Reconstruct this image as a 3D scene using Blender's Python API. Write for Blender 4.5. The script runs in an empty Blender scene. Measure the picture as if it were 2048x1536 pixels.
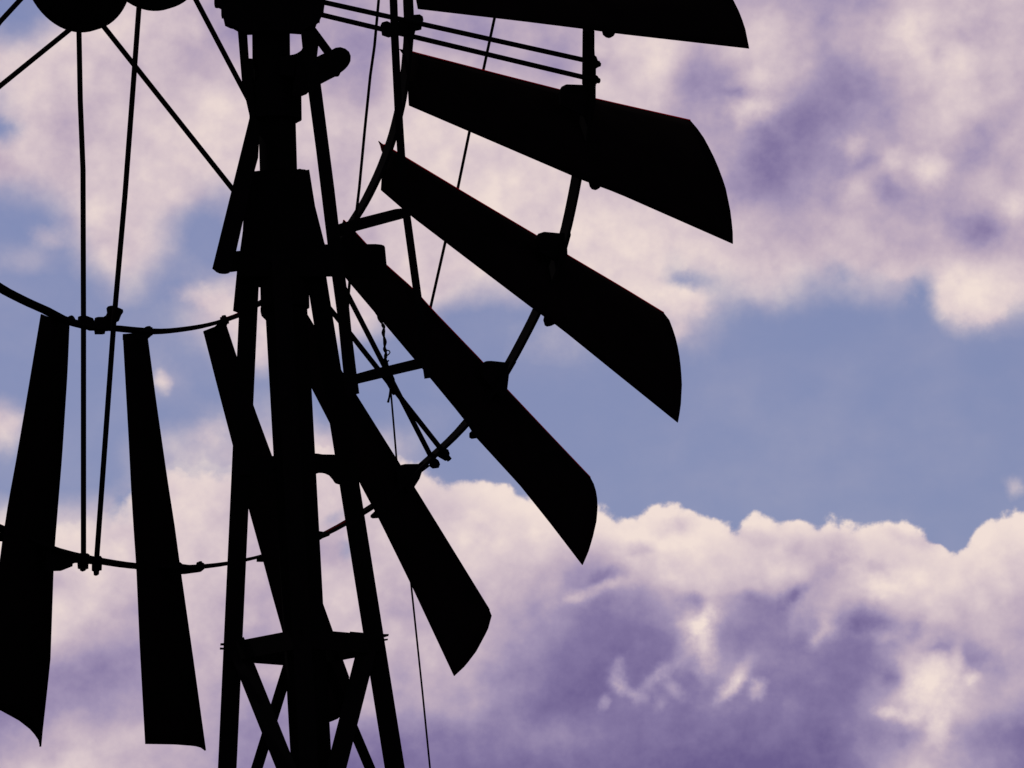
import bpy, bmesh, math, random
import numpy as np
from mathutils import Matrix, Vector

random.seed(7)
sc = bpy.context.scene

# ------------------------------------------------------------------ camera
# long telephoto shot from the ground towards the head of a water windmill
F = 20000.0                      # focal length in units of 1/2048 of the frame width
S = 1.4                          # metres per radius of the wheel's outer rim
EYE = Vector((0.0, 0.0, 1.6))

def rod(w):
    w = np.array(w, float); t = np.linalg.norm(w); k = w / t
    K = np.array([[0, -k[2], k[1]], [k[2], 0, -k[0]], [-k[1], k[0], 0]])
    return np.eye(3) + np.sin(t) * K + (1 - np.cos(t)) * K @ K

RW = rod((-0.054749, -0.715184, -0.327949))      # wheel axes seen from the camera
TW = np.array((-0.64464, -0.693305, 16.183627))  # wheel centre seen from the camera
PHASE = 1.926647
ray = lambda u, v: np.array([(u - 1024.0) / F, (v - 768.0) / F, 1.0])
n_ax = RW[:, 2]
m_tw = np.cross(ray(622, 1536), ray(535, 0))      # the tower stands plumb ...
UP = np.cross(n_ax, m_tw); UP /= np.linalg.norm(UP)   # ... and the wheel shaft is level
if UP[1] > 0: UP = -UP
t_ax = -(m_tw @ TW) / (m_tw @ n_ax)
TOWER = TW + t_ax * n_ax                          # tower axis at shaft height
fw = np.array([0, 0, 1.0]); YW = fw - (fw @ UP) * UP; YW /= np.linalg.norm(YW)
XW = np.cross(YW, UP)
M = np.stack([XW, YW, UP])                        # camera frame -> world frame
def to_world(p): return Vector(M @ p * S) + EYE

cam = bpy.data.cameras.new('camera'); camo = bpy.data.objects.new('camera', cam)
sc.collection.objects.link(camo); sc.camera = camo
cm = Matrix([list(r) for r in (M @ np.diag([1.0, -1, -1]))]).to_4x4(); cm.translation = EYE
camo.matrix_world = cm
cam.sensor_width = 36.0; cam.lens = 36.0 * F / 2048.0
cam.clip_start = 0.1; cam.clip_end = 20000

# ------------------------------------------------------------------ view, sun
sc.view_settings.view_transform = 'Standard'; sc.view_settings.look = 'None'
sc.view_settings.exposure = 0; sc.view_settings.gamma = 1
sun = bpy.data.lights.new('sun', 'SUN'); sun.energy = 4.0; sun.angle = math.radians(0.5)
sun.color = (1.0, 0.93, 0.85)
suno = bpy.data.objects.new('sun', sun); sc.collection.objects.link(suno)
SUN_EL, SUN_AZ = math.radians(58), math.radians(-62)          # azimuth from +Y towards +X
sd = Vector((math.sin(SUN_AZ) * math.cos(SUN_EL), math.cos(SUN_AZ) * math.cos(SUN_EL), math.sin(SUN_EL)))
suno.rotation_euler = sd.to_track_quat('Z', 'Y').to_euler()

# ------------------------------------------------------------------ sky
def lin(c): return tuple(((x / 255) / 12.92 if x / 255 <= 0.04045 else ((x / 255 + 0.055) / 1.055) ** 2.4) for x in c)
# cloud cover over this part of the sky, direction by direction (x: 0..1 across, rows from high to low)
# COVER 0 open sky .. 9 cloud; SHADE 0 thick violet underside .. 9 sunlit cream
COVER = """
00399999999999999999999999999999
32899999999999999999999999999999
99999999999999999999999999999999
59999999999999999999999999999999
39999999999999999999999999999999
99999999999999999999999999999999
34799973999999999999999999999999
00399402999999999999999999999999
25089300799999999999979998999999
00025036789999554699845753453998
00000159999752001357851010010552
00001215952100012312121000000000
00000400100000000000100000000000
71000023431011100000000000000000
30002556789841000000000000000000
00003555555550000000000000000002
45555555555555550000000000000000
99999999999999990000000000000000
99999999999999999999999999999999
""".split()
COVER += ['9' * 32] * 6
SHADE = """
55788864456466555567776564567667
88888864445355356568887865678665
88887656655467755467855864468977
88767788876578886788744643347865
77678898887789998876655423446756
67788898776789888887775134467456
77788887767788999877775235645677
88888887776788898899887656765446
88888887776788899999988777776767
88888888888888888899998888888998
88888888888888888888888888888888
88888888888888888888888888888888
88888888888888888888888888888888
88888888888888888888888888888888
88888888888888888888888888888888
88888888888888888888888888888888
98888897777787899999999999999999
99897987676779889889999877888999
98797877678867887546788885889887
68985676578756765422355237578775
78754676577676764211162323144565
43223575757756543111134322138646
22445565446655542102213221167764
35777764323232233321111111236531
58876653222111111111000000267541
""".split()
# height of the ragged top of the low cloud bank, left to right
BANK = [1018,1030,1040,1005,960,912,918,905,900,895,872,880,890,930,945,958,980,1000,1008,1027,994,1007,1034,1024,1027,1037,1045,1037,1058,1080,1024,1007]
w = bpy.data.worlds.new("World"); sc.world = w; w.use_nodes = True
nt = w.node_tree; nt.nodes.clear(); L = nt.links.new
def N(t, **k):
    n = nt.nodes.new(t)
    for a, b in k.items(): setattr(n, a, b)
    return n
def mth(op, a, b=None, c=None, clamp=False):
    n = N('ShaderNodeMath', operation=op); n.use_clamp = clamp
    for i, x in enumerate((a, b, c)):
        if x is None: continue
        if isinstance(x, (int, float)): n.inputs[i].default_value = x
        else: L(x, n.inputs[i])
    return n.outputs[0]
def vm(op, a, b, out=0, scale=None):
    n = N('ShaderNodeVectorMath', operation=op)
    for i, x in enumerate((a, b)):
        if x is None: continue
        if isinstance(x, (tuple, Vector)): n.inputs[i].default_value = tuple(x)
        else: L(x, n.inputs[i])
    if scale is not None: n.inputs['Scale'].default_value = scale
    return n.outputs[out]
def sstep(x, lo, hi):
    n = N('ShaderNodeMapRange', interpolation_type='SMOOTHSTEP')
    L(x, n.inputs[0]); n.inputs[1].default_value = lo; n.inputs[2].default_value = hi
    return n.outputs[0]
def mixc(f, a, b):
    n = N('ShaderNodeMix', data_type='RGBA')
    for i, x in ((0, f), (6, a), (7, b)):
        if isinstance(x, (int, float)): n.inputs[i].default_value = x
        elif isinstance(x, tuple): n.inputs[i].default_value = (*x, 1)
        else: L(x, n.inputs[i])
    return n.outputs[2]
tc = N('ShaderNodeTexCoord').outputs['Generated']
geo_dir = tc
c_f = Vector(M[:, 2]); c_r = Vector(M[:, 0]); c_d = Vector(M[:, 1])   # the compass bearing the clouds are charted from
df = vm('DOT_PRODUCT', geo_dir, c_f, 1); dr = vm('DOT_PRODUCT', geo_dir, c_r, 1); dd = vm('DOT_PRODUCT', geo_dir, c_d, 1)
dfc = mth('MAXIMUM', df, 0.2)
X = mth('ADD', mth('MULTIPLY', mth('DIVIDE', dr, dfc), F / 2048.0), 0.5)       # 0..1 over the charted stretch
Y = mth('ADD', mth('MULTIPLY', mth('DIVIDE', dd, dfc), F / 2048.0), 0.375)     # 0..0.75
comb = N('ShaderNodeCombineXYZ'); L(X, comb.inputs[0]); L(Y, comb.inputs[1]); P0 = comb.outputs[0]
def noise(vec, scale, detail, rough, out='Fac', dist=0.0, off=None):
    if off: vec = vm('ADD', vec, off)
    n = N('ShaderNodeTexNoise'); n.noise_dimensions = '2D' if False else '3D'
    L(vec, n.inputs['Vector']); n.inputs['Scale'].default_value = scale; n.inputs['Detail'].default_value = detail
    n.inputs['Roughness'].default_value = rough; n.inputs['Distortion'].default_value = dist
    return n.outputs[out]
def warp(vec, scale, amt, detail, rough, off=None):
    c = noise(vec, scale, detail, rough, 'Color', 0.0, off)
    c = vm('SUBTRACT', c, (0.5, 0.5, 0.5)); c = vm('SCALE', c, None, 0, amt)
    return vm('ADD', vec, c)
Pw = warp(P0, 15.0, 0.030, 5.0, 0.58)
sx = N('ShaderNodeSeparateXYZ'); L(Pw, sx.inputs[0])
u_ = mth('PINGPONG', sx.outputs[0], 1.0); v_ = mth('PINGPONG', mth('DIVIDE', sx.outputs[1], 0.75), 1.0)
acc = None
for j in range(25):
    r = N('ShaderNodeValToRGB'); cr = r.color_ramp; cr.interpolation = 'B_SPLINE'
    for i in range(32):
        if i == 0: e = cr.elements[0]; e.position = 0
        elif i == 31: e = cr.elements[-1]; e.position = 1
        else: e = cr.elements.new(i * 66 / 2048.0)
        e.color = (int(COVER[j][i]) / 9, int(SHADE[j][i]) / 9, 0, 1)
    L(u_ if acc is None else mth('MULTIPLY_ADD', acc, 1e-9, u_), r.inputs[0])      # evaluated one after another
    if acc is None: acc = r.outputs[0]
    else: acc = mixc(sstep(v_, (j - 1.15) / 24.0, (j + 0.15) / 24.0), acc, r.outputs[0])
sep = N('ShaderNodeSeparateColor'); L(acc, sep.inputs[0])
cover, shade = sep.outputs[0], sep.outputs[1]
n1 = noise(P0, 16.0, 6.0, 0.58, off=(3.1, 1.7, 0.4))
n2 = noise(P0, 42.0, 4.0, 0.58, off=(8.1, 0.7, 5.4))
n3 = noise(vm('MULTIPLY', P0, (1.0, 1.6, 1.0)), 7.0, 4.0, 0.5, off=(1.1, 9.7, 2.4))
Pf = warp(P0, 24.0, 0.026, 4.0, 0.62, off=(4.4, 2.2, 7.7))
vor = N('ShaderNodeTexVoronoi', feature='SMOOTH_F1'); L(Pf, vor.inputs['Vector']); vor.inputs['Scale'].default_value = 30; vor.inputs['Smoothness'].default_value = 0.6
vor.inputs['Detail'].default_value = 1.0; vor.inputs['Roughness'].default_value = 0.5; vor = vor.outputs['Distance']
rag = mth('MULTIPLY_ADD', noise(P0, 60.0, 3.0, 0.6, off=(2.2, 6.1, 0.3)), 1.1, -0.55)
# the bank: crisp billowed top edge
r = N('ShaderNodeValToRGB'); cr = r.color_ramp; cr.interpolation = 'CARDINAL'
for i in range(32):
    e = cr.elements[0] if i == 0 else (cr.elements[-1] if i == 31 else cr.elements.new(i * 66 / 2048.0))
    e.position = min(1, i * 66 / 2048.0); k = (BANK[i] - 850) / 250; e.color = (k, k, k, 1)
L(u_, r.inputs[0])
yb = mth('MULTIPLY_ADD', r.outputs[0], 250 / 2048.0, 850 / 2048.0)
dist = mth('SUBTRACT', Y, yb)                                     # >0 inside the bank
dist = mth('ADD', dist, mth('MULTIPLY_ADD', n2, 0.020, -0.010))
dist = mth('ADD', dist, mth('MULTIPLY_ADD', vor, -0.017, 0.009))
dist = mth('ADD', dist, mth('MULTIPLY_ADD', n1, 0.036, -0.018))
bank = sstep(mth('MULTIPLY', dist, mth('MULTIPLY_ADD', sstep(X, 0.30, 0.56), 0.7, 0.3)), -0.004, 0.009)   # softer where the cloud thins out to the left
rimlight = mth('MULTIPLY', mth('SUBTRACT', sstep(dist, 0.0, 0.006), sstep(dist, 0.008, 0.035)), 0.10)
cover = mth('MAXIMUM', cover, bank)
shade = mth('ADD', shade, rimlight)
shade = mth('ADD', shade, mth('MULTIPLY', mth('MULTIPLY_ADD', vor, -0.16, 0.085), sstep(shade, 0.1, 0.6)))
# single puffs, torn wisps and holes too small for the chart: x, y, rx, ry, angle, change (2048ths of the chart)
PUFFS = [(1396,1247,48,24,-12,.5),(1409,1296,22,52,0,.5),(1417,1211,18,26,0,.3),(1370,1307,20,30,0,.22),(1236,1363,18,24,0,.45),(1262,1385,26,14,30,.4),(1204,1405,10,20,15,.4),(1245,1326,12,13,0,.3),
 (1316,1343,36,12,-35,.35),(1347,1374,32,15,42,.35),(1319,1405,13,18,10,.22),(1296,1371,22,22,0,.12),(1458,1379,28,15,-45,.6),(1484,1338,34,15,-60,.28),(1468,1350,34,28,0,.15),(1515,1380,18,19,0,.5),
 (1855,1335,66,50,0,.34),(1850,1400,74,40,10,.22),(1919,1317,14,28,0,.3),(1876,1294,32,15,0,-.35),(1943,1315,36,30,0,-.3),(1945,1353,16,14,-30,.35),(1881,1469,24,30,0,.35),(1778,1420,24,16,-30,.25),(1803,1432,42,14,10,.25),
 (1783,1353,22,28,0,-.3),(1816,1474,42,18,0,-.2),(1644,1230,44,32,0,.15),(1654,1256,20,24,0,.3),(1633,1282,15,20,0,.25),(1587,1191,30,15,-35,-.4),(1582,1240,11,30,0,.12),
 (1726,1237,60,26,10,-.35),(1747,1178,54,22,5,.25),(1773,1270,22,15,0,.22),(1834,1255,20,20,0,-.28),(1360,1049,28,15,0,-.28),(1275,1099,28,14,10,-.22),(1320,1082,90,16,10,.15),
 (1221,1151,38,15,-12,-.28),(1200,1182,72,12,-15,.28),(1154,1197,24,17,0,.22),(1396,1192,28,12,0,-.28),(1350,1156,28,13,0,.12),(1546,1166,32,28,0,.15),(1494,1192,22,14,0,-.15),(1507,1076,42,17,15,-.2),
 (1685,1104,34,28,0,-.25),(1590,1094,26,32,0,-.15),(1664,1142,32,24,0,-.22),(1744,1135,30,15,10,-.22),(1592,1130,22,22,0,.2),(1860,1084,26,24,0,-.22),(1798,1071,32,12,10,-.18),
 (1505,216,54,28,-12,.42),(1515,158,46,24,0,.22),(1314,125,42,70,0,.15),(1391,160,42,42,0,-.15),(1478,180,32,12,10,-.25),(1816,72,36,36,0,.25),(1919,139,32,44,0,.12),(1870,113,16,20,0,-.18),
 (1700,286,26,22,0,.3),(1783,320,20,30,0,.25),(1863,338,30,26,0,.3),(1731,325,42,18,-15,-.22),(1945,291,52,30,-30,-.18),(1600,248,110,34,-30,-.1),(1535,345,32,50,0,-.12),(1711,374,38,28,0,.2),
 (1778,377,24,26,0,-.22),(2025,415,34,26,-30,.28),(1974,464,60,30,10,-.18),(1932,552,36,36,0,.15)]
GAPS = [(1356,545,28,46,-25,-.28),(1385,572,40,24,0,-.28),(1375,598,50,24,10,.6),(1360,655,17,22,0,.25),(1680,535,34,20,40,-.25),(1937,590,64,52,0,.7),(1984,616,42,22,0,.3),
 (1847,580,26,40,-10,-.35),(1793,541,32,16,0,.4),(2028,975,18,22,0,.4),(690,1100,20,20,0,-.55),(670,1035,14,32,40,-.45),
 (255,1020,24,30,20,-.45),(6,262,34,26,0,-.4),(415,600,60,20,12,.4),(322,762,16,20,0,.45),(420,860,40,24,0,.25),(20,862,36,36,0,.35),(90,470,40,20,20,.3)]
sf = N('ShaderNodeSeparateXYZ'); L(Pf, sf.inputs[0])
def blobs(val, items, gain):
    for x, y, rx, ry, ang, ch in items:
        cb = N('ShaderNodeCombineXYZ'); L(sf.outputs[0], cb.inputs[0]); L(sf.outputs[1], cb.inputs[1]); L(val, cb.inputs[2])
        mp = N('ShaderNodeMapping', vector_type='TEXTURE'); L(cb.outputs[0], mp.inputs['Vector'])
        mp.inputs['Location'].default_value = (x / 2048, y / 2048, 0); mp.inputs['Rotation'].default_value = (0, 0, math.radians(ang))
        mp.inputs['Scale'].default_value = (rx / 2048, ry / 2048, 1e6)
        ln = mth('ADD', vm('LENGTH', mp.outputs[0], None, 1), rag)
        mr = N('ShaderNodeMapRange', interpolation_type='SMOOTHSTEP'); L(ln, mr.inputs[0])
        mr.inputs[1].default_value = -0.2; mr.inputs[2].default_value = 1.75; mr.inputs[3].default_value = ch * gain; mr.inputs[4].default_value = 0
        val = mth('ADD', val, mr.outputs[0])
    return val
cover = blobs(cover, GAPS, 1.05)
shade = blobs(mth('MULTIPLY_ADD', cover, 1e-9, shade), PUFFS, 0.88)
# fractal structure of the cloud
d1 = mth('ADD', cover, mth('MULTIPLY', mth('SUBTRACT', n1, 0.5), 0.30))
d1 = mth('ADD', d1, mth('MULTIPLY', mth('SUBTRACT', n2, 0.5), 0.12))
dens = sstep(d1, 0.0, 0.95)
hz = sstep(mth('ADD', n3, mth('MULTIPLY', n1, 0.4)), 0.50, 1.0)
dens = mth('MAXIMUM', dens, mth('MULTIPLY', hz, 0.10))
s1 = mth('ADD', shade, mth('MULTIPLY', mth('SUBTRACT', n3, 0.5), 0.16))
s1 = mth('ADD', s1, mth('MULTIPLY', mth('SUBTRACT', n1, 0.5), 0.30))
s1 = mth('ADD', s1, mth('MULTIPLY', mth('SUBTRACT', n2, 0.5), 0.30))
s1 = mth('MULTIPLY_ADD', s1, 0.93, 0.02, clamp=True)
# the rest of the sky, away from the charted stretch: broken cloud of the same kind
rr = mth('SQRT', mth('ADD', mth('POWER', mth('SUBTRACT', X, 0.5), 2.0), mth('POWER', mth('SUBTRACT', Y, 0.375), 2.0)))
away = mth('MAXIMUM', sstep(rr, 0.72, 1.25), sstep(df, 0.6, 0.4))
flat = vm('MULTIPLY', geo_dir, (1.0, 1.0, 2.0))
g1 = noise(flat, 7.0, 8.0, 0.56, off=(5.2, 1.3, 0.8)); g2 = noise(flat, 11.0, 6.0, 0.55, off=(0.2, 7.3, 3.8))
def blend(a, b):
    return mth('ADD', a, mth('MULTIPLY', away, mth('SUBTRACT', b, a)))
dens = blend(dens, sstep(g1, 0.42, 0.56))
s1 = blend(s1, mth('MULTIPLY_ADD', g2, 3.2, -0.95, clamp=True))
ramp = N('ShaderNodeValToRGB'); cr = ramp.color_ramp; cr.interpolation = 'LINEAR'
stops = [(0, (107, 94, 142)), (.2, (132, 119, 161)), (.4, (161, 147, 179)), (.6, (191, 173, 190)), (.8, (217, 199, 204)), (1, (241, 223, 215))]
for i, (ps, c) in enumerate(stops):
    e = cr.elements[0] if i == 0 else (cr.elements[-1] if i == 5 else cr.elements.new(ps))
    e.position = ps; e.color = (*lin(c), 1)
L(s1, ramp.inputs[0])
cloud10 = vm('SCALE', ramp.outputs[0], None, 0, 10.0)
sky = N('ShaderNodeTexSky', sky_type='NISHITA'); sky.sun_disc = False
sky.sun_elevation = SUN_EL; sky.sun_rotation = SUN_AZ
skyc = vm('MULTIPLY', sky.outputs[0], (0.680, 0.580, 0.765))
col = mixc(dens, skyc, cloud10)
bg = N('ShaderNodeBackground'); bg.inputs['Strength'].default_value = 0.1
L(col, bg.inputs['Color']); wo = N('ShaderNodeOutputWorld'); L(bg.outputs[0], wo.inputs['Surface'])
w.cycles.sampling_method = 'MANUAL'; w.cycles.sample_map_resolution = 256

# ------------------------------------------------------------------ materials
def mat(name, c, rough=0.85, spec=0.0, var=0.35, metal=0.0):
    m = bpy.data.materials.new(name); m.use_nodes = True; t = m.node_tree; b = t.nodes['Principled BSDF']
    tx = t.nodes.new('ShaderNodeTexCoord'); no = t.nodes.new('ShaderNodeTexNoise'); no.inputs['Scale'].default_value = 14
    no.inputs['Detail'].default_value = 6
    t.links.new(tx.outputs['Object'], no.inputs['Vector'])
    mx = t.nodes.new('ShaderNodeMix'); mx.data_type = 'RGBA'
    mx.inputs[6].default_value = (*[x * (1 - var) for x in c], 1); mx.inputs[7].default_value = (*[min(1, x * (1 + var)) for x in c], 1)
    t.links.new(no.outputs['Fac'], mx.inputs[0]); t.links.new(mx.outputs[2], b.inputs['Base Color'])
    b.inputs['Roughness'].default_value = rough; b.inputs['Specular IOR Level'].default_value = spec; b.inputs['Metallic'].default_value = metal
    return m
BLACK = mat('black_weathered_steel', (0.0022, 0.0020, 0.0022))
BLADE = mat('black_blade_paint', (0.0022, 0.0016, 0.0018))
RED = mat('sunlit_dark_red', (0.06, 0.0008, 0.0030))  # dim red of sun-caught edges, held in the base colour
RED_EDGE = mat('sunlit_red_edge', (0.55, 0.006, 0.020))  # brighter red: sun on the upper blade edges, put into the colour
ROPE = mat('dark_wire', (0.002, 0.002, 0.002))
SOIL = mat('dark_soil', (0.020, 0.016, 0.012), 0.95, 0.1)

# ------------------------------------------------------------------ mesh helpers
def link(o): sc.collection.objects.link(o); return o
def obj(name, bm, m, parent=None, smooth=False):
    bmesh.ops.recalc_face_normals(bm, faces=bm.faces)
    me = bpy.data.meshes.new(name); bm.to_mesh(me); bm.free(); me.materials.append(m)
    if smooth:
        for p in me.polygons: p.use_smooth = True
    o = bpy.data.objects.new(name, me); link(o)
    if parent: o.parent = parent
    return o
def thing(name, label, cat, mw=None, loc=None, group=None):
    o = bpy.data.objects.new(name, None); link(o); o.empty_display_size = 0.2
    if mw is not None: o.matrix_world = mw
    if loc is not None: o.location = loc
    o['label'] = label; o['category'] = cat
    if group: o['group'] = group
    return o
def prism(bm, pts, off):
    """polygon pts (Vectors) thickened by +-off/2"""
    a = [bm.verts.new(p - off * 0.5) for p in pts]; b = [bm.verts.new(p + off * 0.5) for p in pts]
    n = len(pts)
    fa = bm.faces.new(a[::-1]); fb = bm.faces.new(b)
    for i in range(n): bm.faces.new((a[i], a[(i + 1) % n], b[(i + 1) % n], b[i]))
    bmesh.ops.triangulate(bm, faces=[fa, fb])
def tube(bm, pts, r, seg=10, cap=True):
    pts = [Vector(p) for p in pts]; rs = r if isinstance(r, (list, tuple)) else [r] * len(pts); rings = []
    ref = None
    for i, p in enumerate(pts):
        d = (pts[min(i + 1, len(pts) - 1)] - pts[max(i - 1, 0)]).normalized()
        if ref is None: ref = d.orthogonal().normalized()
        ref = (ref - d * ref.dot(d)).normalized(); q = d.cross(ref)
        rings.append([bm.verts.new(p + (ref * math.cos(6.2831853 * k / seg) + q * math.sin(6.2831853 * k / seg)) * rs[i]) for k in range(seg)])
    for a, b in zip(rings, rings[1:]):
        for k in range(seg): bm.faces.new((a[k], a[(k + 1) % seg], b[(k + 1) % seg], b[k]))
    if cap: bm.faces.new(rings[0][::-1]); bm.faces.new(rings[-1])
def bar(bm, pts, w, th, view):
    """flat bar along pts; w measured across as seen along `view`, th along it"""
    pts = [Vector(p) for p in pts]; rings = []
    for i, p in enumerate(pts):
        d = (pts[min(i + 1, len(pts) - 1)] - pts[max(i - 1, 0)]).normalized()
        s = d.cross(view).normalized(); q = s.cross(d).normalized()
        rings.append([bm.verts.new(p + s * a * w / 2 + q * b * th / 2) for a, b in ((-1, -1), (1, -1), (1, 1), (-1, 1))])
    for a, b in zip(rings, rings[1:]):
        for k in range(4): bm.faces.new((a[k], a[(k + 1) % 4], b[(k + 1) % 4], b[k]))
    bm.faces.new(rings[0][::-1]); bm.faces.new(rings[-1])
def angle_iron(bm, p0, p1, w, th, view, flip=1):
    """L section: one flange facing the viewer, one running away"""
    d = (p1 - p0).normalized(); s = d.cross(view).normalized() * flip; q = d.cross(s).normalized()
    if q.dot(view) < 0: q = -q
    prof = [(-w/2, 0), (w/2, 0), (w/2, th), (-w/2 + th, th), (-w/2 + th, w), (-w/2, w)]
    a = [bm.verts.new(p0 + s * x + q * y) for x, y in prof]; b = [bm.verts.new(p1 + s * x + q * y) for x, y in prof]
    for i in range(6): bm.faces.new((a[i], a[(i + 1) % 6], b[(i + 1) % 6], b[i]))
    bmesh.ops.triangulate(bm, faces=[bm.faces.new(a[::-1]), bm.faces.new(b)])

# ------------------------------------------------------------------ ground
bm = bmesh.new()
bmesh.ops.create_grid(bm, x_segments=40, y_segments=40, size=3000)
for v in bm.verts:
    if v.co.length > 60: v.co.z = 0.4 * math.sin(v.co.x * .01) * math.cos(v.co.y * .013)
g = obj('ground', bm, SOIL); g['kind'] = 'structure'

# ================================================================== WIND WHEEL
WM = Matrix([list(r) for r in (M @ RW)]).to_4x4(); WM.translation = to_world(TW)
wheel = thing('wind_wheel', 'large black many-bladed wind wheel of curved blades on round rims, seen in silhouette', 'wind wheel', mw=WM)
def wl(u, v, a=0.0):
    """point of the wheel's own frame (metres) on its plane at axial offset a (rim radii)"""
    r = ray(u, v); s = (n_ax @ TW + a) / (n_ax @ r)
    return Vector(RW.T @ (r * s - TW) * S)
AX = Vector((0, 0, 1))
px = S * 16.18 / F      # one photo pixel at the wheel, in metres

# rims -------------------------------------------------------------
OUT = [(0,1057),(207,1123),(268,1132),(427,1131),(457,1127),(494,1119),(524,1112),(644,1071),(690,1046.5),(727,1024.5),(744,1012.5),(846,929),(858,917),(890,892),(931,848),(1019,728),(1046,677),(1073.6,624),(1131,464),(1145,400),(1151,366),(1168,260),(1177,160),(1177,100),(1177,65)]
INN = [(0,576),(49,602),(83,616.5),(137,644),(156,647),(268,660),(317,663),(366,658.5),(415,650),(464,635.5),(517,607.6),(712,433),(758,346),(780.6,287),(800,215),(809,158),(815,100),(818,60),(816,5)]
def rim_fn(pts, r0):
    q = []
    for u, v in pts:
        p = wl(u, v); q.append((math.atan2(p.y, p.x) % (2 * math.pi), math.hypot(p.x, p.y) / S))
    q.sort()
    def fn(th):
        th %= 2 * math.pi; wsum = 0; acc_ = 0
        for t, r in q:
            d = abs((th - t + math.pi) % (2 * math.pi) - math.pi); k = math.exp(-(d / 0.045) ** 2)
            wsum += k; acc_ += k * (r - r0)
        return r0 + acc_ / (wsum + 0.05)
    return fn
rf_out, rf_in = rim_fn(OUT, 1.0), rim_fn(INN, 0.618)
def rim(name, fn, tr, wd, label):
    bm = bmesh.new(); rings = []; n = 240
    for i in range(n):
        th = 2 * math.pi * i / n; r = fn(th) * S; c, s = math.cos(th), math.sin(th)
        rings.append([bm.verts.new(((r + a * tr / 2) * c, (r + a * tr / 2) * s, b * wd / 2)) for a, b in ((-1, -1), (1, -1), (1, 1), (-1, 1))])
    for i in range(n):
        a, b = rings[i], rings[(i + 1) % n]
        for k in range(4): bm.faces.new((a[k], a[(k + 1) % 4], b[(k + 1) % 4], b[k]))
    o = obj(name, bm, BLACK, wheel); return o
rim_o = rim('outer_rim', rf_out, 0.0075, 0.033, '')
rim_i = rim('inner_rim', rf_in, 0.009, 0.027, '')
# thin red line added on the rims: sunlight on their tops, put into colour
def rim_sun_line(parent, fn, tr, wd, u0, u1):
    bm = bmesh.new(); pts = []
    for i in range(25):
        th = u0 + (u1 - u0) * i / 24; r = fn(th) * S - tr / 2 - 0.0006
        pts.append(Vector((r * math.cos(th), r * math.sin(th), -wd * 0.28)))
    tube(bm, pts, 0.0014, 6)
    return obj('sunlit_rim_edge', bm, RED, parent)
pa = wl(450, 640); pb = wl(478, 630)
rim_sun_line(rim_i, rf_in, 0.009, 0.027, math.atan2(pa.y, pa.x), math.atan2(pb.y, pb.x))
pa = wl(648, 1069); pb = wl(690, 1047)
rim_sun_line(rim_o, rf_out, 0.0075, 0.033, math.atan2(pa.y, pa.x), math.atan2(pb.y, pb.x))

# hub --------------------------------------------------------------
def disc(name, a, r, th, dome):
    bm = bmesh.new(); seg = 64
    prof = [(0, -th / 2 - dome), (r * .55, -th / 2 - dome * .9), (r * .86, -th / 2 - dome * .45), (r, -th / 2), (r, th / 2), (r * .4, th / 2 + .01), (0, th / 2 + .012)]
    rings = []
    for q, z in prof:
        rings.append([bm.verts.new((q * math.cos(6.2831853 * k / seg), q * math.sin(6.2831853 * k / seg), z + a * S)) for k in range(seg)] if q > 0 else [bm.verts.new((0, 0, z + a * S))])
    for A, B in zip(rings, rings[1:]):
        for k in range(seg):
            q = [A[k % len(A)], A[(k + 1) % len(A)], B[(k + 1) % len(B)], B[k % len(B)]]
            f = []
            for x in q:
                if x not in f: f.append(x)
            bm.faces.new(f)
    return obj(name, bm, BLACK, wheel)
HUBS = {}
disc('hub_disc', 0.099, 0.149, 0.022, 0.008)
disc('hub_disc', -0.097, 0.152, 0.022, 0.004)
bm = bmesh.new(); tube(bm, [(0, 0, 0.13 * S), (0, 0, -0.40 * S)], 0.045, 24); obj('hub_shaft', bm, BLACK, wheel)

# spokes -----------------------------------------------------------
RS = 5.4 * px
def polar(r, t, a, th):
    return Vector(((r * math.cos(th) - t * math.sin(th)) * S, (r * math.sin(th) + t * math.cos(th)) * S, a * S))
FRONT = {0: [(140, 58.6), (0, 172)], 1: [(158, 66), (160.5, 200), (166, 340), (167, 640), (167, 1122)], 2: [(205, 50), (465, 378), (704, 672), (893, 912)], 3: [(400, -29), (645, 30), (1190, 160)]}
REAR = {0: [(40, 0), (0, 43.4)], 1: [(278, 13), (268, 150), (250, 390), (228, 640), (193, 1122)], 2: [(376, -30), (392, 0), (500, 205), (703, 604), (868, 925)], 3: [(560, -18), (650, 5), (1190, 125)]}
for k in range(8):
    th = PHASE - math.radians(45) * (k - 1)
    for pts, a0, a1, t0, t1, r1 in ((FRONT.get(k), .099, -.019, -.099, .119, 1.0), (REAR.get(k), -.097, .012, .16, .086, 1.0)):
        bm = bmesh.new()
        if pts and k > 0:
            p3 = []
            end = wl(*pts[-1], 0); re = math.hypot(end.x, end.y)
            for (u, v) in pts:
                q = wl(u, v, 0); r = math.hypot(q.x, q.y) / re
                p3.append(wl(u, v, a0 + (a1 - a0) * min(1, r)))
            d0 = (p3[0] - p3[1]).normalized(); p3[0] = p3[0] + d0 * 0.02
            p3[-1] = p3[-1] + (p3[-1] - p3[-2]).normalized() * 0.012
        elif k == 0:
            A_ = wl(*pts[0], a0); B_ = wl(*pts[1], a0 * .8)
            tt = (B_ - A_).normalized(); p3 = [A_ - tt * 0.02, A_ + tt * 1.16]
            # ends where it meets the rim
            lo = A_ - tt * .02; s = 0.1
            while math.hypot((A_ + tt * s).x, (A_ + tt * s).y) < S: s += 0.01
            e = A_ + tt * s; p3 = [lo, B_, Vector((e.x, e.y, a1 * S))]
        else:
            p3 = [polar(.05, t0 * .5, a0, th), polar(r1, t1 * .2, a1, th)]
        tube(bm, p3, RS, 10)
        obj('spoke', bm, BLACK, wheel, True)

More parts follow.
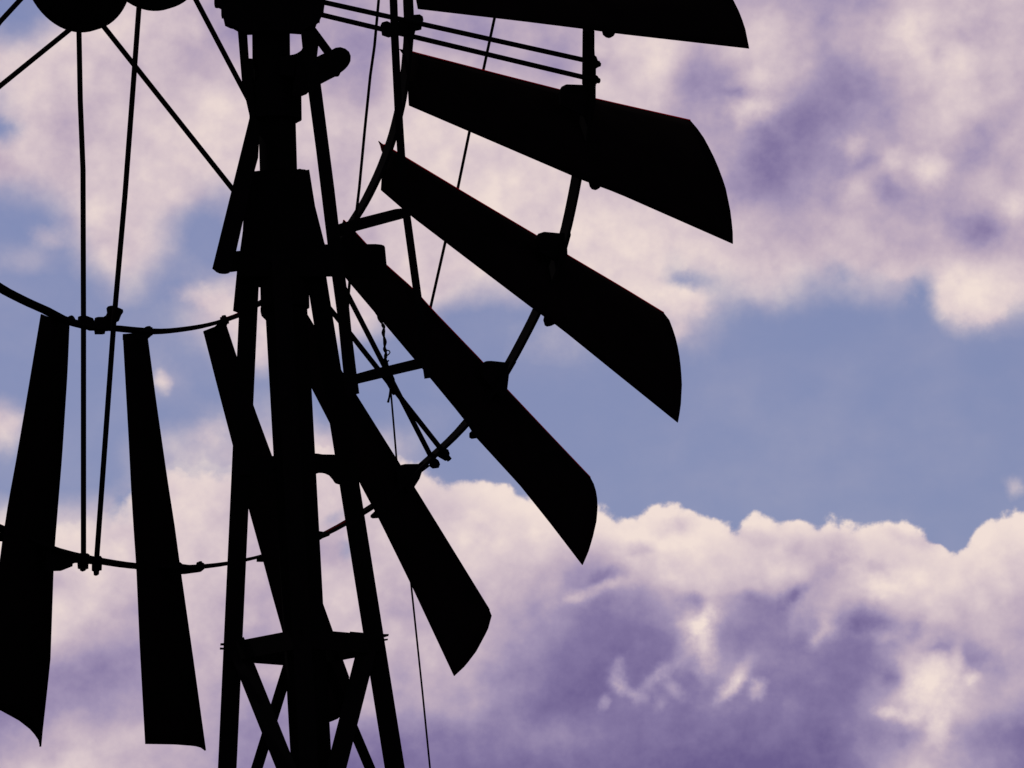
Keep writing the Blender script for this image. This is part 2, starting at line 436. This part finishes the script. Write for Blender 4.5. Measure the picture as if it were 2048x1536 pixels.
# blades -----------------------------------------------------------
AU0, AU1, AL0, AL1 = 0.0407, 0.0893, -0.0068, -0.0564
def resample(pts, n):
    pts = [Vector(p) for p in pts]; d = [0]
    for a, b in zip(pts, pts[1:]): d.append(d[-1] + (b - a).length)
    out = []
    for i in range(n):
        s = d[-1] * i / (n - 1); j = 0
        while j < len(d) - 2 and d[j + 1] < s: j += 1
        out.append(pts[j].lerp(pts[j + 1], (s - d[j]) / max(1e-9, d[j + 1] - d[j])))
    return out
BL = {
1: dict(U=[(137,650),(133,745),(122,916),(115,1000),(107,1098),(105,1144),(99,1317),(93,1375),(82,1474),(80.5,1493)], T=[(80.5,1493),(77,1479),(65,1462),(40,1442),(0,1420),(-48,1402)], Lo=[(82,628),(50,820),(32,925),(18,1000),(5,1083),(0,1122),(-14,1200),(-48,1402)]),
2: dict(U=[(293,671),(310,800),(333,960),(347,1050),(360,1145),(385,1320),(410,1501)], T=[(410,1501),(405,1496),(390,1492),(350,1489),(291,1488)], Lo=[(246,668),(258,880),(263,980),(268,1060),(273,1130),(280,1290),(291,1488)]),
3: dict(U=[(450,648),(473,718),(508,820),(545,920),(600,1080),(645,1210),(663,1260),(684,1320),(697,1356)], T=[(697,1356),(702,1385),(695,1415),(678,1436.5),(658,1445),(632,1452),(612,1450)], Lo=[(407,663),(436,776),(466,890),(498,1018),(525,1115),(545,1190),(567,1268),(612,1450)]),
4: dict(U=[(600,609),(614,631),(629,656),(711,790),(770,884),(828,976),(900,1093),(978,1220)], T=[(978,1220),(983,1231),(975,1260),(952,1303),(930,1332),(908.5,1352)], Lo=[(560,655),(622,773),(660,846),(718,962),(757,1035),(820,1163),(908.5,1352)]),
5: dict(U=[(687,441),(710,465),(733,490),(771,530),(830,582),(862,618),(965,725),(1013,779),(1100,871),(1180,955)], T=[(1180,955),(1190,974),(1195,1005),(1193,1040),(1185,1075),(1176,1105),(1165,1130)], Lo=[(655,508),(695,560),(763,640),(860,755),(930,840),(950,872),(1040,970),(1100,1045),(1165,1130)]),
6: dict(U=[(768,290),(811,316),(940,393.5),(1075,473.5),(1133,510),(1250,579),(1327,626)], T=[(1327,626),(1340,643),(1353,683),(1360,722),(1363.5,766),(1361,814),(1355.5,845)], Lo=[(762,380),(820,430),(950,529),(1070,620),(1120,655),(1225,740),(1355.5,845)]),
7: dict(U=[(812,101),(830,106),(1000,150),(1120,180.5),(1190,198),(1300,223),(1380,241)], T=[(1380,241),(1390,251.5),(1410,280),(1432,324),(1450,372),(1460,420),(1465,459),(1465.5,487.5)], Lo=[(818,211),(1000,289),(1165,360),(1235,386),(1465.5,487.5)]),
8: dict(U=[(820,-66),(1100,-64),(1396,-108)], T=[(1396,-108),(1425,-72),(1447,-38),(1466,0),(1480,28),(1490,57),(1498,97)], Lo=[(836,18),(1050,43),(1170,58),(1235,67),(1498,97)]),
}
LABEL_B = {}
def build_blade(d, name='blade'):
    nu, nc = 25, 13
    U = resample([(*p, 0) for p in d['U']], nu); Lo = resample([(*p, 0) for p in d['Lo']], nu); T = resample([(*p, 0) for p in d['T']], nc)
    U0, U1, L0, L1 = U[0], U[-1], Lo[0], Lo[-1]
    grid = []
    for i in range(nu):
        s = i / (nu - 1); rowp = []
        for j in range(nc):
            c = j / (nc - 1)
            p = U[i] * (1 - c) + Lo[i] * c + (U0.lerp(L0, c)) * (1 - s) + T[j] * s - ((U0 * (1 - c) + L0 * c) * (1 - s) + (U1 * (1 - c) + L1 * c) * s)
            a = (AU0 * (1 - s) + AU1 * s) * (1 - c) + (AL0 * (1 - s) + AL1 * s) * c
            a -= 4 * c * (1 - c) * (0.012 + 0.012 * s)          # the curved section of the blade
            rowp.append(wl(p.x, p.y, a))
        grid.append(rowp)
    return grid
def blade_mesh(grid, th=0.0022):
    bm = bmesh.new(); nu, nc = len(grid), len(grid[0])
    nrm = [[None] * nc for _ in range(nu)]
    for i in range(nu):
        for j in range(nc):
            a = grid[min(i + 1, nu - 1)][j] - grid[max(i - 1, 0)][j]; b = grid[i][min(j + 1, nc - 1)] - grid[i][max(j - 1, 0)]
            nrm[i][j] = a.cross(b).normalized() * th / 2
    A = [[bm.verts.new(grid[i][j] - nrm[i][j]) for j in range(nc)] for i in range(nu)]
    B = [[bm.verts.new(grid[i][j] + nrm[i][j]) for j in range(nc)] for i in range(nu)]
    for i in range(nu - 1):
        for j in range(nc - 1):
            bm.faces.new((A[i][j], A[i + 1][j], A[i + 1][j + 1], A[i][j + 1])); bm.faces.new((B[i][j], B[i][j + 1], B[i + 1][j + 1], B[i + 1][j]))
    edge = [(i, 0) for i in range(nu)] + [(nu - 1, j) for j in range(1, nc)] + [(i, nc - 1) for i in range(nu - 2, -1, -1)] + [(0, j) for j in range(nc - 2, 0, -1)]
    for k in range(len(edge)):
        (i, j), (p, q) = edge[k], edge[(k + 1) % len(edge)]
        bm.faces.new((A[i][j], A[p][q], B[p][q], B[i][j]))
    return bm
TEMPL = None
BR = {   # castings that hold each blade to the outer rim (upper lug, lower lug)
7: ([(1119,184),(1121,179),(1124.5,173),(1132,169),(1166,170),(1190,171),(1190,202),(1184,240),(1120,210)], [(1178,355),(1179,365),(1181,373),(1185,378),(1192,380),(1197,377),(1200.5,373),(1205,360),(1190,345)]),
8: (None, [(1203,55),(1205,61),(1207.4,69.6),(1213.5,74.5),(1219.6,76),(1225.7,72.5),(1229.5,66),(1232,55),(1215,45)]),
6: ([(1070,478),(1072,474.7),(1078,466.8),(1087,463.9),(1119,466.8),(1139.5,465),(1140.4,470.3),(1133,496.7),(1133.6,512),(1125,530),(1080,505)], [(1090,630),(1088,640),(1091,650.5),(1095.5,653),(1101.4,652),(1108.5,648.5),(1114,637),(1100,620)]),
5: ([(960,724),(963.7,726.7),(972.5,722.3),(981,722),(1010.6,725),(1028,719),(1031,725),(1016.4,750),(1013,780),(1003,800),(965,755)], [(948,858),(940,866),(940,874.7),(944.6,877.6),(956.4,876),(962,872),(960,855),(952,850)]),
4: ([(797,931),(808.4,928.3),(837.7,928),(842,924),(859.7,931.8),(842,945),(837.7,958),(827.5,974),(815,985),(795,955)], [(752,1021),(742.5,1030),(742.5,1034.4),(747,1036.7),(757,1036),(768,1035),(764,1018)]),
3: ([(630,1060),(636.8,1062.4),(644,1063.6),(658.8,1068.5),(657,1072),(644,1077),(638,1080.7),(625,1080)], [(514.7,1117.3),(527,1114.8),(540,1114),(540,1124),(514.7,1123.4)]),
2: ([(350,1122),(355.7,1125.7),(362.5,1127),(363.8,1131.8),(393,1131),(412.6,1128),(412.6,1133.8),(400.4,1144),(371,1148),(359,1148.4),(340,1150)], [(261,1128),(266,1126),(285,1126),(285,1139),(271.7,1138)]),
1: ([(95,1090),(108,1099),(119.6,1105),(139,1108.6),(147,1107.5),(155,1111),(156,1125.7),(150,1125.7),(144,1128),(143.5,1133),(122,1141.6),(105,1142),(90,1142)], None),
}
PLACE = {1: 'leftmost black blade, its tip cut by the left frame edge, just left of the vertical spoke pair', 2: 'long straight black blade right of the vertical spoke pair with a square tip',
 3: 'black blade hanging behind the left tower leg and the mast', 4: 'black blade crossing the right tower leg, the lowest of the slanted blades right of the tower',
 5: 'black slanted blade passing right of the tower with the twisted wire hanging at its lower edge', 6: 'black slanted blade with a sunlit red upper edge, second below the two long level spokes',
 7: 'wide black blade with a sunlit red upper edge just below the two level spokes', 8: 'topmost black blade, cut by the top frame edge above the two level spokes'}
def lug(poly, parent, name='bracket'):
    bm = bmesh.new(); prism(bm, [wl(u, v, 0) for u, v in poly], AX * 0.006); return obj(name, bm, BLACK, parent)
blade_objs = {}
for k in range(1, 9):
    grid = build_blade(BL[k])
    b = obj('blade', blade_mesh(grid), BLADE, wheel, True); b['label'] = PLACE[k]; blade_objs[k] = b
    # rolled lip along the upper edge; sunlit red painted in on right-hand blades
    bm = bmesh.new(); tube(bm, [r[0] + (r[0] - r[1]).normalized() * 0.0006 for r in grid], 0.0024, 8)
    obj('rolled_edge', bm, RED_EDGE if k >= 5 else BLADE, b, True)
    up, lo = BR[k]
    if up: lug(up, b)
    if lo: lug(lo, b, 'rivet_head')
# rest of the wheel, out of the photo's frame: turned copies of one blade
for k in list(range(9, 25)):
    b = blade_objs[6].copy(); link(b); b.parent = wheel; b.rotation_euler = (0, 0, -math.radians(15) * (k - 6))
    b['label'] = 'black curved blade high on the wheel above the frame'
    for ch in blade_objs[6].children:
        c = ch.copy(); link(c); c.parent = b
# root horns that stick out past the inner rim
for k, poly in ((6, [(757,282),(763,287),(772,292),(782,297),(790,308),(766,306),(763,300),(761,291)]), (7, [(799,98),(812,101),(815,112),(806,108)]), (5, [(686.5,439.5),(692,445),(697,448),(697,460),(690,452)])):
    bm = bmesh.new(); prism(bm, [wl(u, v, .04) for u, v in poly], AX * 0.003); obj('root_horn', bm, RED if k == 6 else BLADE, blade_objs[k])

# bolts, nuts and clamps on the rims ---------------------------------
def wpoly(name, poly, parent, th=0.014, a=0.0, m=BLACK):
    bm = bmesh.new(); prism(bm, [wl(u, v, a) for u, v in poly], AX * th); return obj(name, bm, m, parent)
wpoly('nut', [(155,1110),(156,1107),(161,1106),(174,1107),(178,1110),(178,1125),(175.3,1130),(175.3,1138),(170,1138.5),(169.5,1141.5),(166,1143),(162,1141),(161,1138),(157,1137)], rim_o, .006)
wpoly('nut', [(188,1114),(191,1112),(200,1112),(203,1116),(202.5,1128),(202,1141),(197,1142),(196.5,1149),(193,1151.5),(189,1150),(188.5,1143),(185,1141),(185,1130)], rim_o, .006)
wpoly('nut', [(885,895),(895,899.6),(897.8,907),(896,917),(892,921.6),(886,918),(881.7,915.7),(876,912)], rim_o, .006)
wpoly('nut', [(862,922),(859.7,931.8),(867,937),(876,936),(878.7,929),(876,921.6),(868,915)], rim_o, .006)
wpoly('nut', [(1184,110),(1188,112),(1191.5,113.5),(1194,121),(1197.7,124.5),(1201,127),(1200,133),(1194,135.5),(1190,138),(1184,138)], rim_o, .006)
wpoly('nut', [(1184,148),(1190,150),(1194,152.6),(1196,156),(1199,157.5),(1198,164.8),(1193,167),(1191.5,168.5),(1184,170)], rim_o, .006)
wpoly('splice_plate', [(1166,62),(1188,62),(1188,110),(1191,113),(1191,172),(1165,168)], rim_o, .004)
wpoly('splice_plate', [(156,1108),(200,1115),(203,1124),(203,1131),(150,1124),(150,1110)], rim_o, .004)
wpoly('nut', [(392,1134),(395,1124),(398,1124),(399,1122.5),(402,1122.5),(403,1125),(407,1127),(408,1132),(404,1138),(402,1141),(396,1143)], rim_o, .006)
wpoly('nut', [(356,1126),(359,1124.5),(361.5,1127),(361.5,1132),(356,1134)], rim_o, .006)
wpoly('splice_plate', [(644,1065),(660,1062),(663,1063),(658,1070),(646,1076)], rim_o, .004)
wpoly('splice_plate', [(-30,1066),(4,1067),(9,1068),(7,1075),(5.5,1083),(-30,1078)], rim_o, .004)
wpoly('spoke_clamp', [(157.5,640),(158,633),(160,632),(171,632),(184,636.7),(187,643),(190.4,642.8),(191.6,635.5),(194,634.2),(207.5,634.2),(214,630),(216,625),(214.8,616),(218,612),(222,611.5),(227,612.5),(230.7,614.7),(236,616),(244,619.6),(244.5,625),(240.5,630.6),(235.6,642.8),(225.8,647.7),(221,649),(217,662),(208.7,662.3),(207.5,668.4),(191.6,668.4),(190.4,661),(180.7,661),(160,652.5)], rim_i, .008)
wpoly('spoke_clamp', [(763,50),(766,44),(772,42.5),(778,45.4),(780.6,48.3),(800,42),(826,30),(837.7,29.3),(843.6,33.7),(845,41),(842,48.3),(840.6,60),(829,62),(826,73),(796.7,70.3),(779,74.7),(766,70.3)], rim_i, .008)
wpoly('spoke_clamp', [(768,742),(776,748),(784,751),(787,757),(787,764),(792,774),(800,786),(788,790),(780,776),(772,762),(764,752)], rim_i, .008)
wpoly('nut', [(136,640),(138,633),(141,631),(144,632),(147,635.5),(150,642),(140,646)], rim_i, .008)
wpoly('nut', [(290.5,658),(290.5,655),(293.5,654.5),(294,652.5),(299,652.5),(299.5,654.5),(303,655),(303.5,671),(295.4,672),(288,669.6)], rim_i, .008)
wpoly('nut', [(442,634),(445,633.5),(445.6,630.6),(449,630.6),(451,634),(456,638),(456,647.7),(449,650),(443,647.7)], rim_i, .008)
wpoly('root_plate', [(246,668),(270,666),(293,669),(300,664),(303,671),(295,678),(246,680)], blade_objs[2], .003)
wpoly('root_plate', [(407,662),(430,653),(440,644),(455,645),(452,655),(446,660),(408,668)], blade_objs[3], .003)

# ================================================================== STEEL TOWER
Y0 = M @ TOWER * S; YT = Y0[1]
VIEW = Vector((M @ ray(620, 900)).tolist()).normalized()
def tp(u, v, d=0.0):
    r = M @ ray(u, v); return Vector(r * ((YT + d) / r[1])) + EYE
base = tp(622 + .058 * 3914, 5450); base.z = 0
tower = thing('windmill_tower', 'black four-legged steel windmill tower with girts and crossed braces around a pipe mast', 'tower', loc=base)
def tobj(name, bm, parent=None, m=BLACK, smooth=False):
    par = parent or tower
    o = obj(name, bm, m, par, smooth)
    root = par
    o.data.transform(Matrix.Translation(-base))
    return o
pt = 1.4 * 15.88 / F
def extend_ground(a, b):   # follow a->b down to z=0
    s = (a.z - 0.0) / (a.z - b.z); return a + (b - a) * s
DY = Vector((0, 1, 0))
def jag(bm, amp, seedv):
    random.seed(seedv)
    for v in bm.verts: v.co += Vector((random.uniform(-amp, amp), 0, random.uniform(-amp, amp)))
legs = []
for (a, b, wdt, fl) in (((509.5, 342), (454.5, 1536), 37, 1), ((599, 342), (789.5, 1536), 39.5, -1)):
    A = tp(*a); B = tp(*b); G = extend_ground(A, B)
    bm = bmesh.new(); angle_iron(bm, A, G, wdt * pt, 0.006, VIEW, fl)
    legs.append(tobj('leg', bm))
# near and far legs stand in line with the mast
def axis_pt(v): return tp(570 + .058 * (v - 640), v)
def half(v): return (0.1008 * (v - 1290) + 141) * pt * 1.01
for sgn in (-1, 1):
    A = axis_pt(520) + DY * sgn * half(520); B = axis_pt(1536) + DY * sgn * half(1536); G = extend_ground(A, B)
    bm = bmesh.new(); angle_iron(bm, A, G, 36 * pt, 0.006, VIEW); legs.append(tobj('leg', bm))
# mast pipe
def cyl(name, p0, p1, r0, r1=None, seg=40, parent=None):
    bm = bmesh.new(); tube(bm, [p0, p1], [r0 * pt, (r1 or r0) * pt], seg); return tobj(name, bm, parent, smooth=False)
mastA = tp(571.5, 600); mastB = tp(621.3, 1502)
mg = extend_ground(mastA, mastB)
bm = bmesh.new()
pts = [mastA.lerp(mastB, i / 12) for i in range(13)] + [mg]
tube(bm, pts, [(41.9 - 1.6 * i / 12) * pt for i in range(13)] + [0.045], 40); mast = tobj('mast_pipe', bm)
cyl('pipe_collar', tp(568.5, 540), tp(570.2, 616), 48.5, parent=mast)
def tpoly(name, poly, th=0.006, d=0.0, parent=None, m=BLACK):
    bm = bmesh.new(); prism(bm, [tp(u, v, d) for u, v in poly], VIEW * th); return tobj(name, bm, parent, m)
tpoly('lug', [(540,600),(530,602),(523,610),(521,616),(521,624),(523,632),(528,637),(531,640),(540,640)], .03, 0, mast)
cyl('head_pipe', tp(554, 238), tp(557, 345), 37.3, parent=mast)
tpoly('top_cap', [(508.6,342.7),(517,341.5),(594,338.6),(600,337.4),(604,338.6),(611,339),(615,352),(642,475),(650,490),(656,553),(476,553),(480,502),(491.5,418),(500,375)], .012, -.04)
tpoly('shackle', [(474,540),(495,540),(485,628),(477,626),(466,622)], .01, .05)
tpoly('crossbeam', [(455,504),(480,502),(500,498),(560,492),(640,489),(656,489),(700,489),(734,488.5),(751,488.3),(763,489.6),(768,491.5),(770,495),(772.5,527),(776,560),(700,553),(690,549),(660,553),(560,553),(476,542),(461,544),(455,540)], .05, -.02)
tpoly('guide_plate', [(546.5,911.7),(629.5,906.8),(636,907),(645,908.6),(668.6,909),(695,911),(680,969.6),(677,968.5),(674.7,968.2),(671,967),(668.6,964.7),(665,959),(662,954.7),(658,951),(654,949),(649,947),(644,946.2),(638,946),(632,947.6),(600,950),(560,950),(480,950),(480,918),(500,916),(540,913.4)], .012, 0)
tpoly('spacer_plate', [(505,540),(532,540),(524,573),(519.8,575),(508,573)], .01, -.02)
# girts
def pnt(u, v, d): return tp(u, v, d)
hY = half(1290)
nL = tp(464, 1303.5); nR = tp(746, 1288.5); nN = tp(608, 1296) - DY * hY; nF = tp(608, 1296) + DY * hY
nN = nN - Vector((0, 0, 0)); girts = []
for a, b in ((nL, nN), (nN, nR), (nL, nF), (nF, nR)):
    bm = bmesh.new(); e = (b - a).normalized(); bar(bm, [a, b], 38 * pt, 0.005, e.cross(Vector((0, 0, 1))).normalized()); girts.append(tobj('girt', bm))
tpoly('corner_plate', [(452,1288),(487,1281),(520,1276),(512,1326),(486,1326),(450,1322)], .004, -.01)
tpoly('corner_plate', [(700,1263),(726,1265.3),(766,1268),(768,1300),(707,1316.2),(690,1318)], .004, -.01)
for (u0, v0, u1, v1, u2, v2, u3, v3) in ((441,1286.5,450,1286,450,1291,440.5,1291), (439.7,1295,449,1295.3,449,1299.3,439.7,1299.3), (764,1268,777.6,1268,777,1272,766,1275.5), (765,1278,776,1277.3,775.5,1280.5,768,1282)):
    tpoly('bolt', [(u0, v0), (u1, v1), (u2, v2), (u3, v3)], .01, -.02)
# crossed braces of the panel below
def brace(a, b, wdt, d0, d1, fl=1):
    bm = bmesh.new(); angle_iron(bm, tp(*a, d0), tp(*b, d1), wdt * pt, 0.005, VIEW, fl); tobj('brace', bm)
brace((470, 1281), (622, 1660), 37.5, -.004, -half(1660) * .95)
brace((584, 1310), (446, 1755), 22.5, half(1310) * .9, .02)
brace((737, 1284), (634, 1690), 38, -.004, -half(1690) * .95, -1)
brace((640, 1300), (833, 1757), 20.5, half(1310) * .9, .02, -1)
hY2 = half(2100)
q = [tp(429, 2110), tp(654, 2100) - DY * hY2, tp(879, 2085), tp(654, 2100) + DY * hY2]
for i in range(4):
    a, b = q[i], q[(i + 1) % 4]; bm = bmesh.new(); e = (b - a).normalized()
    bar(bm, [a, b], 38 * pt, 0.005, e.cross(Vector((0, 0, 1))).normalized()); tobj('girt', bm)

# ================================================================== GEAR HEAD
hb = tp(541, 64)
head = thing('gear_head', 'black toothed gear casing and pivot pipe on top of the mast', 'gear head', loc=hb)
def hobj(name, bm, parent=None, m=BLACK, smooth=False):
    o = obj(name, bm, m, parent or head, smooth); o.data.transform(Matrix.Translation(-hb)); return o
def hpoly(name, poly, th=.01, d=0.0, parent=None, m=BLACK):
    bm = bmesh.new(); prism(bm, [tp(u, v, d) for u, v in poly], VIEW * th); return hobj(name, bm, parent, m)
hpoly('gear_case', [(429,12),(433,13.4),(436.6,13),(442.7,16),(443.5,20),(443,34),(446,34),(449,36),(450,41),(449.5,49),(452,50),(454,47.5),(457.4,50),(460,53.7),(466,55),(474.5,56),(480,63),(494,67),(500,64),(575,64),(590,63.5),(598,64.5),(604,66),(615,58),(625,53),(632,50.5),(633,46),(634.4,43.5),(637,42.5),(639,44),(640.5,35.4),(644,29),(647.5,24.4),(648,12),(646,8.5),(650,7),(650,3.7),(652,-8),(652,-150),(600,-190),(470,-190),(429,-150)], .17, 0)
for x0, x1, yy in ((429, 441, -30), (640, 655, -34), (429, 440, -80), (640, 655, -84)):
    hpoly('bolt', [(x0 - 6, yy), (x1, yy), (x1, yy + 14), (x0 - 6, yy + 14)], .02, -.04)
def hcyl(name, p0, p1, r, seg=40, parent=None):
    bm = bmesh.new(); tube(bm, [p0, p1], r * pt, seg); return hobj(name, bm, parent)
piv = hcyl('pivot_pipe', tp(541.8, 40), tp(543.4, 215), 37.8)
hcyl('collar', tp(550.3, 168), tp(551.2, 240), 52.2, parent=piv)
hpoly('chamfer_ring', [(503,236),(599.5,236),(602,234),(600,240),(593.5,246),(590,245),(512,246)], .04, 0, piv)
hpoly('strut', [(474.5,50),(494,60),(494,68),(497.7,117),(506,117.5),(507.5,153),(504.3,158),(504,168),(507,169),(510,235),(499,232),(497,210),(489,188),(484,166)], .02, -.03)
hpoly('lever_arm', [(560,115),(580.6,110.5),(587,109.5),(593,107.4),(598,104.5),(602.6,101),(605.5,95),(625,95),(634,114),(644,109),(654,105),(662,101),(671,96),(680.8,94.7),(690.5,97.7),(698,103.8),(701.5,112),(701,122),(698,128),(695.4,132),(690,138),(685.6,141.6),(681,145),(679.5,149),(677,152.4),(673,153),(669.8,153),(656,160),(641.7,167.5),(625,176),(617,181),(616,182.5),(615,186),(612.4,188.5),(608,190),(604,191.7),(585,192),(586,167),(589.3,165.6),(590,158.7),(586,154.5),(583.5,152.4),(560,150)], .035, -.06)
bm = bmesh.new(); bar(bm, [tp(621, 56, -.06), tp(661, 110, -.06)], 17 * pt, .012, VIEW); hobj('link_rod', bm)
hpoly('hanger', [(603,62),(632,58),(634,86),(637,90),(634,115),(610,110),(604.6,94)], .012, -.02)

# ================================================================== FURL LEVER (slanted bar left of the mast)
fl_loc = tp(445, 545, -.1)
def single(name, bm, m, loc, label, cat, group=None):
    o = obj(name, bm, m); o.data.transform(Matrix.Translation(-loc)); o.location = loc
    o['label'] = label; o['category'] = cat
    if group: o['group'] = group
    return o
bm = bmesh.new()
prism(bm, [tp(u, v, -.09) for u, v in [(500,232),(510,236),(520,246),(517,290),(516.5,315),(509,342),(500,380),(491.5,418),(472,504),(466,520),(462,538),(459.5,545),(456,547),(450,548),(444,547.8),(439,547),(433,544.5),(429,541),(424.5,537.5)]], VIEW * .02)
single('furl_lever', bm, BLACK, fl_loc, 'thick slanted black lever bar with a rounded foot hanging left of the mast', 'lever')

# ================================================================== LADDER
lad = tp(700, 780, -.16)
ladder = thing('ladder', 'narrow black steel ladder frame with two rails and two slanted rungs right of the mast', 'ladder', loc=lad)
def lobj(name, bm, parent=None):
    o = obj(name, bm, BLACK, parent or ladder); o.data.transform(Matrix.Translation(-lad)); return o
D = -.16
def lpoly(name, poly, th, d=D, parent=None):
    bm = bmesh.new(); prism(bm, [tp(u, v, d) for u, v in poly], VIEW * th); return lobj(name, bm, parent)
lpoly('rail', [(601.4,62),(629,62),(632,90),(633.6,114),(641.7,168),(668.6,375),(677.2,448),(698,610),(703,661),(713.2,746),(715.5,762),(718.7,787),(711,789),(708,790),(700,800),(692,788),(687,750),(676,641),(655,489),(632,300),(617,183),(604.6,94)], .008)
bm = bmesh.new(); bar(bm, [tp(u, v, D) for u, v in ((785.5,-40),(789.5,73),(796.5,215),(802.5,310),(814,437),(835,590),(852,725),(856.5,756))], 15.6 * pt, .008, VIEW); lobj('rail', bm)
lpoly('rung', [(677,448.2),(688,445),(705,440),(719.6,436),(790.4,418),(803,416.8),(818,412),(820,434),(806.5,437),(711.8,462.5),(709,465),(684,472),(680,472)], .008, D + .01)
lpoly('rung', [(705,749.5),(713.5,747.3),(750,737),(778,731),(829,718.5),(850,712),(856,733),(844,736.8),(783,751),(764.5,756),(716,767.6),(708,769)], .008, D + .01)

# ================================================================== RODS AND WIRES
def wire(name, pts, r, d, label, cat, m=ROPE, seg=8):
    loc = tp(*pts[-1][:2], d); bm = bmesh.new(); tube(bm, [tp(u, v, d) for u, v in pts], r * pt, seg)
    o = single(name, bm, m, loc, label, cat); return o
wire('pump_rod', [(761,-40),(749,92),(740.6,151),(730,255),(718.6,375),(711,440),(703,520),(697,590),(694,640)], 2.9, .02, 'thin near-vertical black rod between the ladder rails, running up past the level spokes', 'rod')
wire('stay_wire', [(1003,-30),(988.6,38),(966.6,140.6),(938.8,263.7),(915.3,378),(891,482),(860.6,616.8),(850,664)], 3.1, 1.5, 'straight thin black stay wire crossing behind the slanted blades right of the ladder', 'wire')
wire('furl_wire', [(780,762),(781.5,781),(787,845),(793,917),(803,1000),(822,1167),(845,1385),(860,1536),(900,1900)], 1.9, -.1, 'long thin black pull wire running down from the lower rung past the lowest slanted blade', 'wire')
# twisted wire above the rung
loc = tp(776, 731, -.1); bm = bmesh.new()
ctr = [(752,622),(758,636),(765,648),(768,655),(766.5,667),(770,683),(769,697),(772,706),(771,716),(773,727),(778,736)]
def cat(pts, n):
    out = []
    for i in range(n):
        s = i / (n - 1) * (len(pts) - 1); k = min(int(s), len(pts) - 2); out.append((pts[k][0] + (pts[k + 1][0] - pts[k][0]) * (s - k), pts[k][1] + (pts[k + 1][1] - pts[k][1]) * (s - k)))
    return out
cc = cat(ctr, 70)
for ph in (0, math.pi):
    tube(bm, [tp(u + 1.7 * math.cos(i * .36 + ph), v, -.1 + .002 * math.sin(i * .42 + ph)) for i, (u, v) in enumerate(cc)], 2.1 * pt, 6)
tube(bm, [tp(u, v, -.1) for u, v in [(769,701),(774,700.3),(779,702),(780,705),(777,709),(773,712),(769.5,715),(768,719),(770,722),(775,722.5),(778,720.5)]], 1.3 * pt, 6)
tube(bm, [tp(u, v, -.1) for u, v in [(768,727),(772,724),(778,721.5)]], 1.3 * pt, 6)
single('twisted_wire', bm, ROPE, loc, 'short length of twisted wire with loose curls hanging above the lower ladder rung', 'wire')
# loose tail below the knot
loc = tp(776, 806, -.1); bm = bmesh.new()
tube(bm, [tp(u, v, -.1) for u, v in [(781,762),(780.5,782),(778.5,795),(776,805)]], [2.6 * pt, 2.0 * pt, 2.0 * pt, 2.4 * pt], 8)
tube(bm, [tp(u, v, -.1) for u, v in [(778,750),(783,754),(785.5,760),(784,768),(781,774)]], [2 * pt, 4.5 * pt, 4.5 * pt, 4 * pt, 2 * pt], 8)
single('wire_tail', bm, ROPE, loc, 'short loose tail of wire dangling from a knot just under the lower ladder rung', 'wire')

# ------------------------------------------------------------------ render
sc.render.engine = 'CYCLES'
sc.cycles.max_bounces = 2; sc.cycles.diffuse_bounces = 1; sc.cycles.glossy_bounces = 1
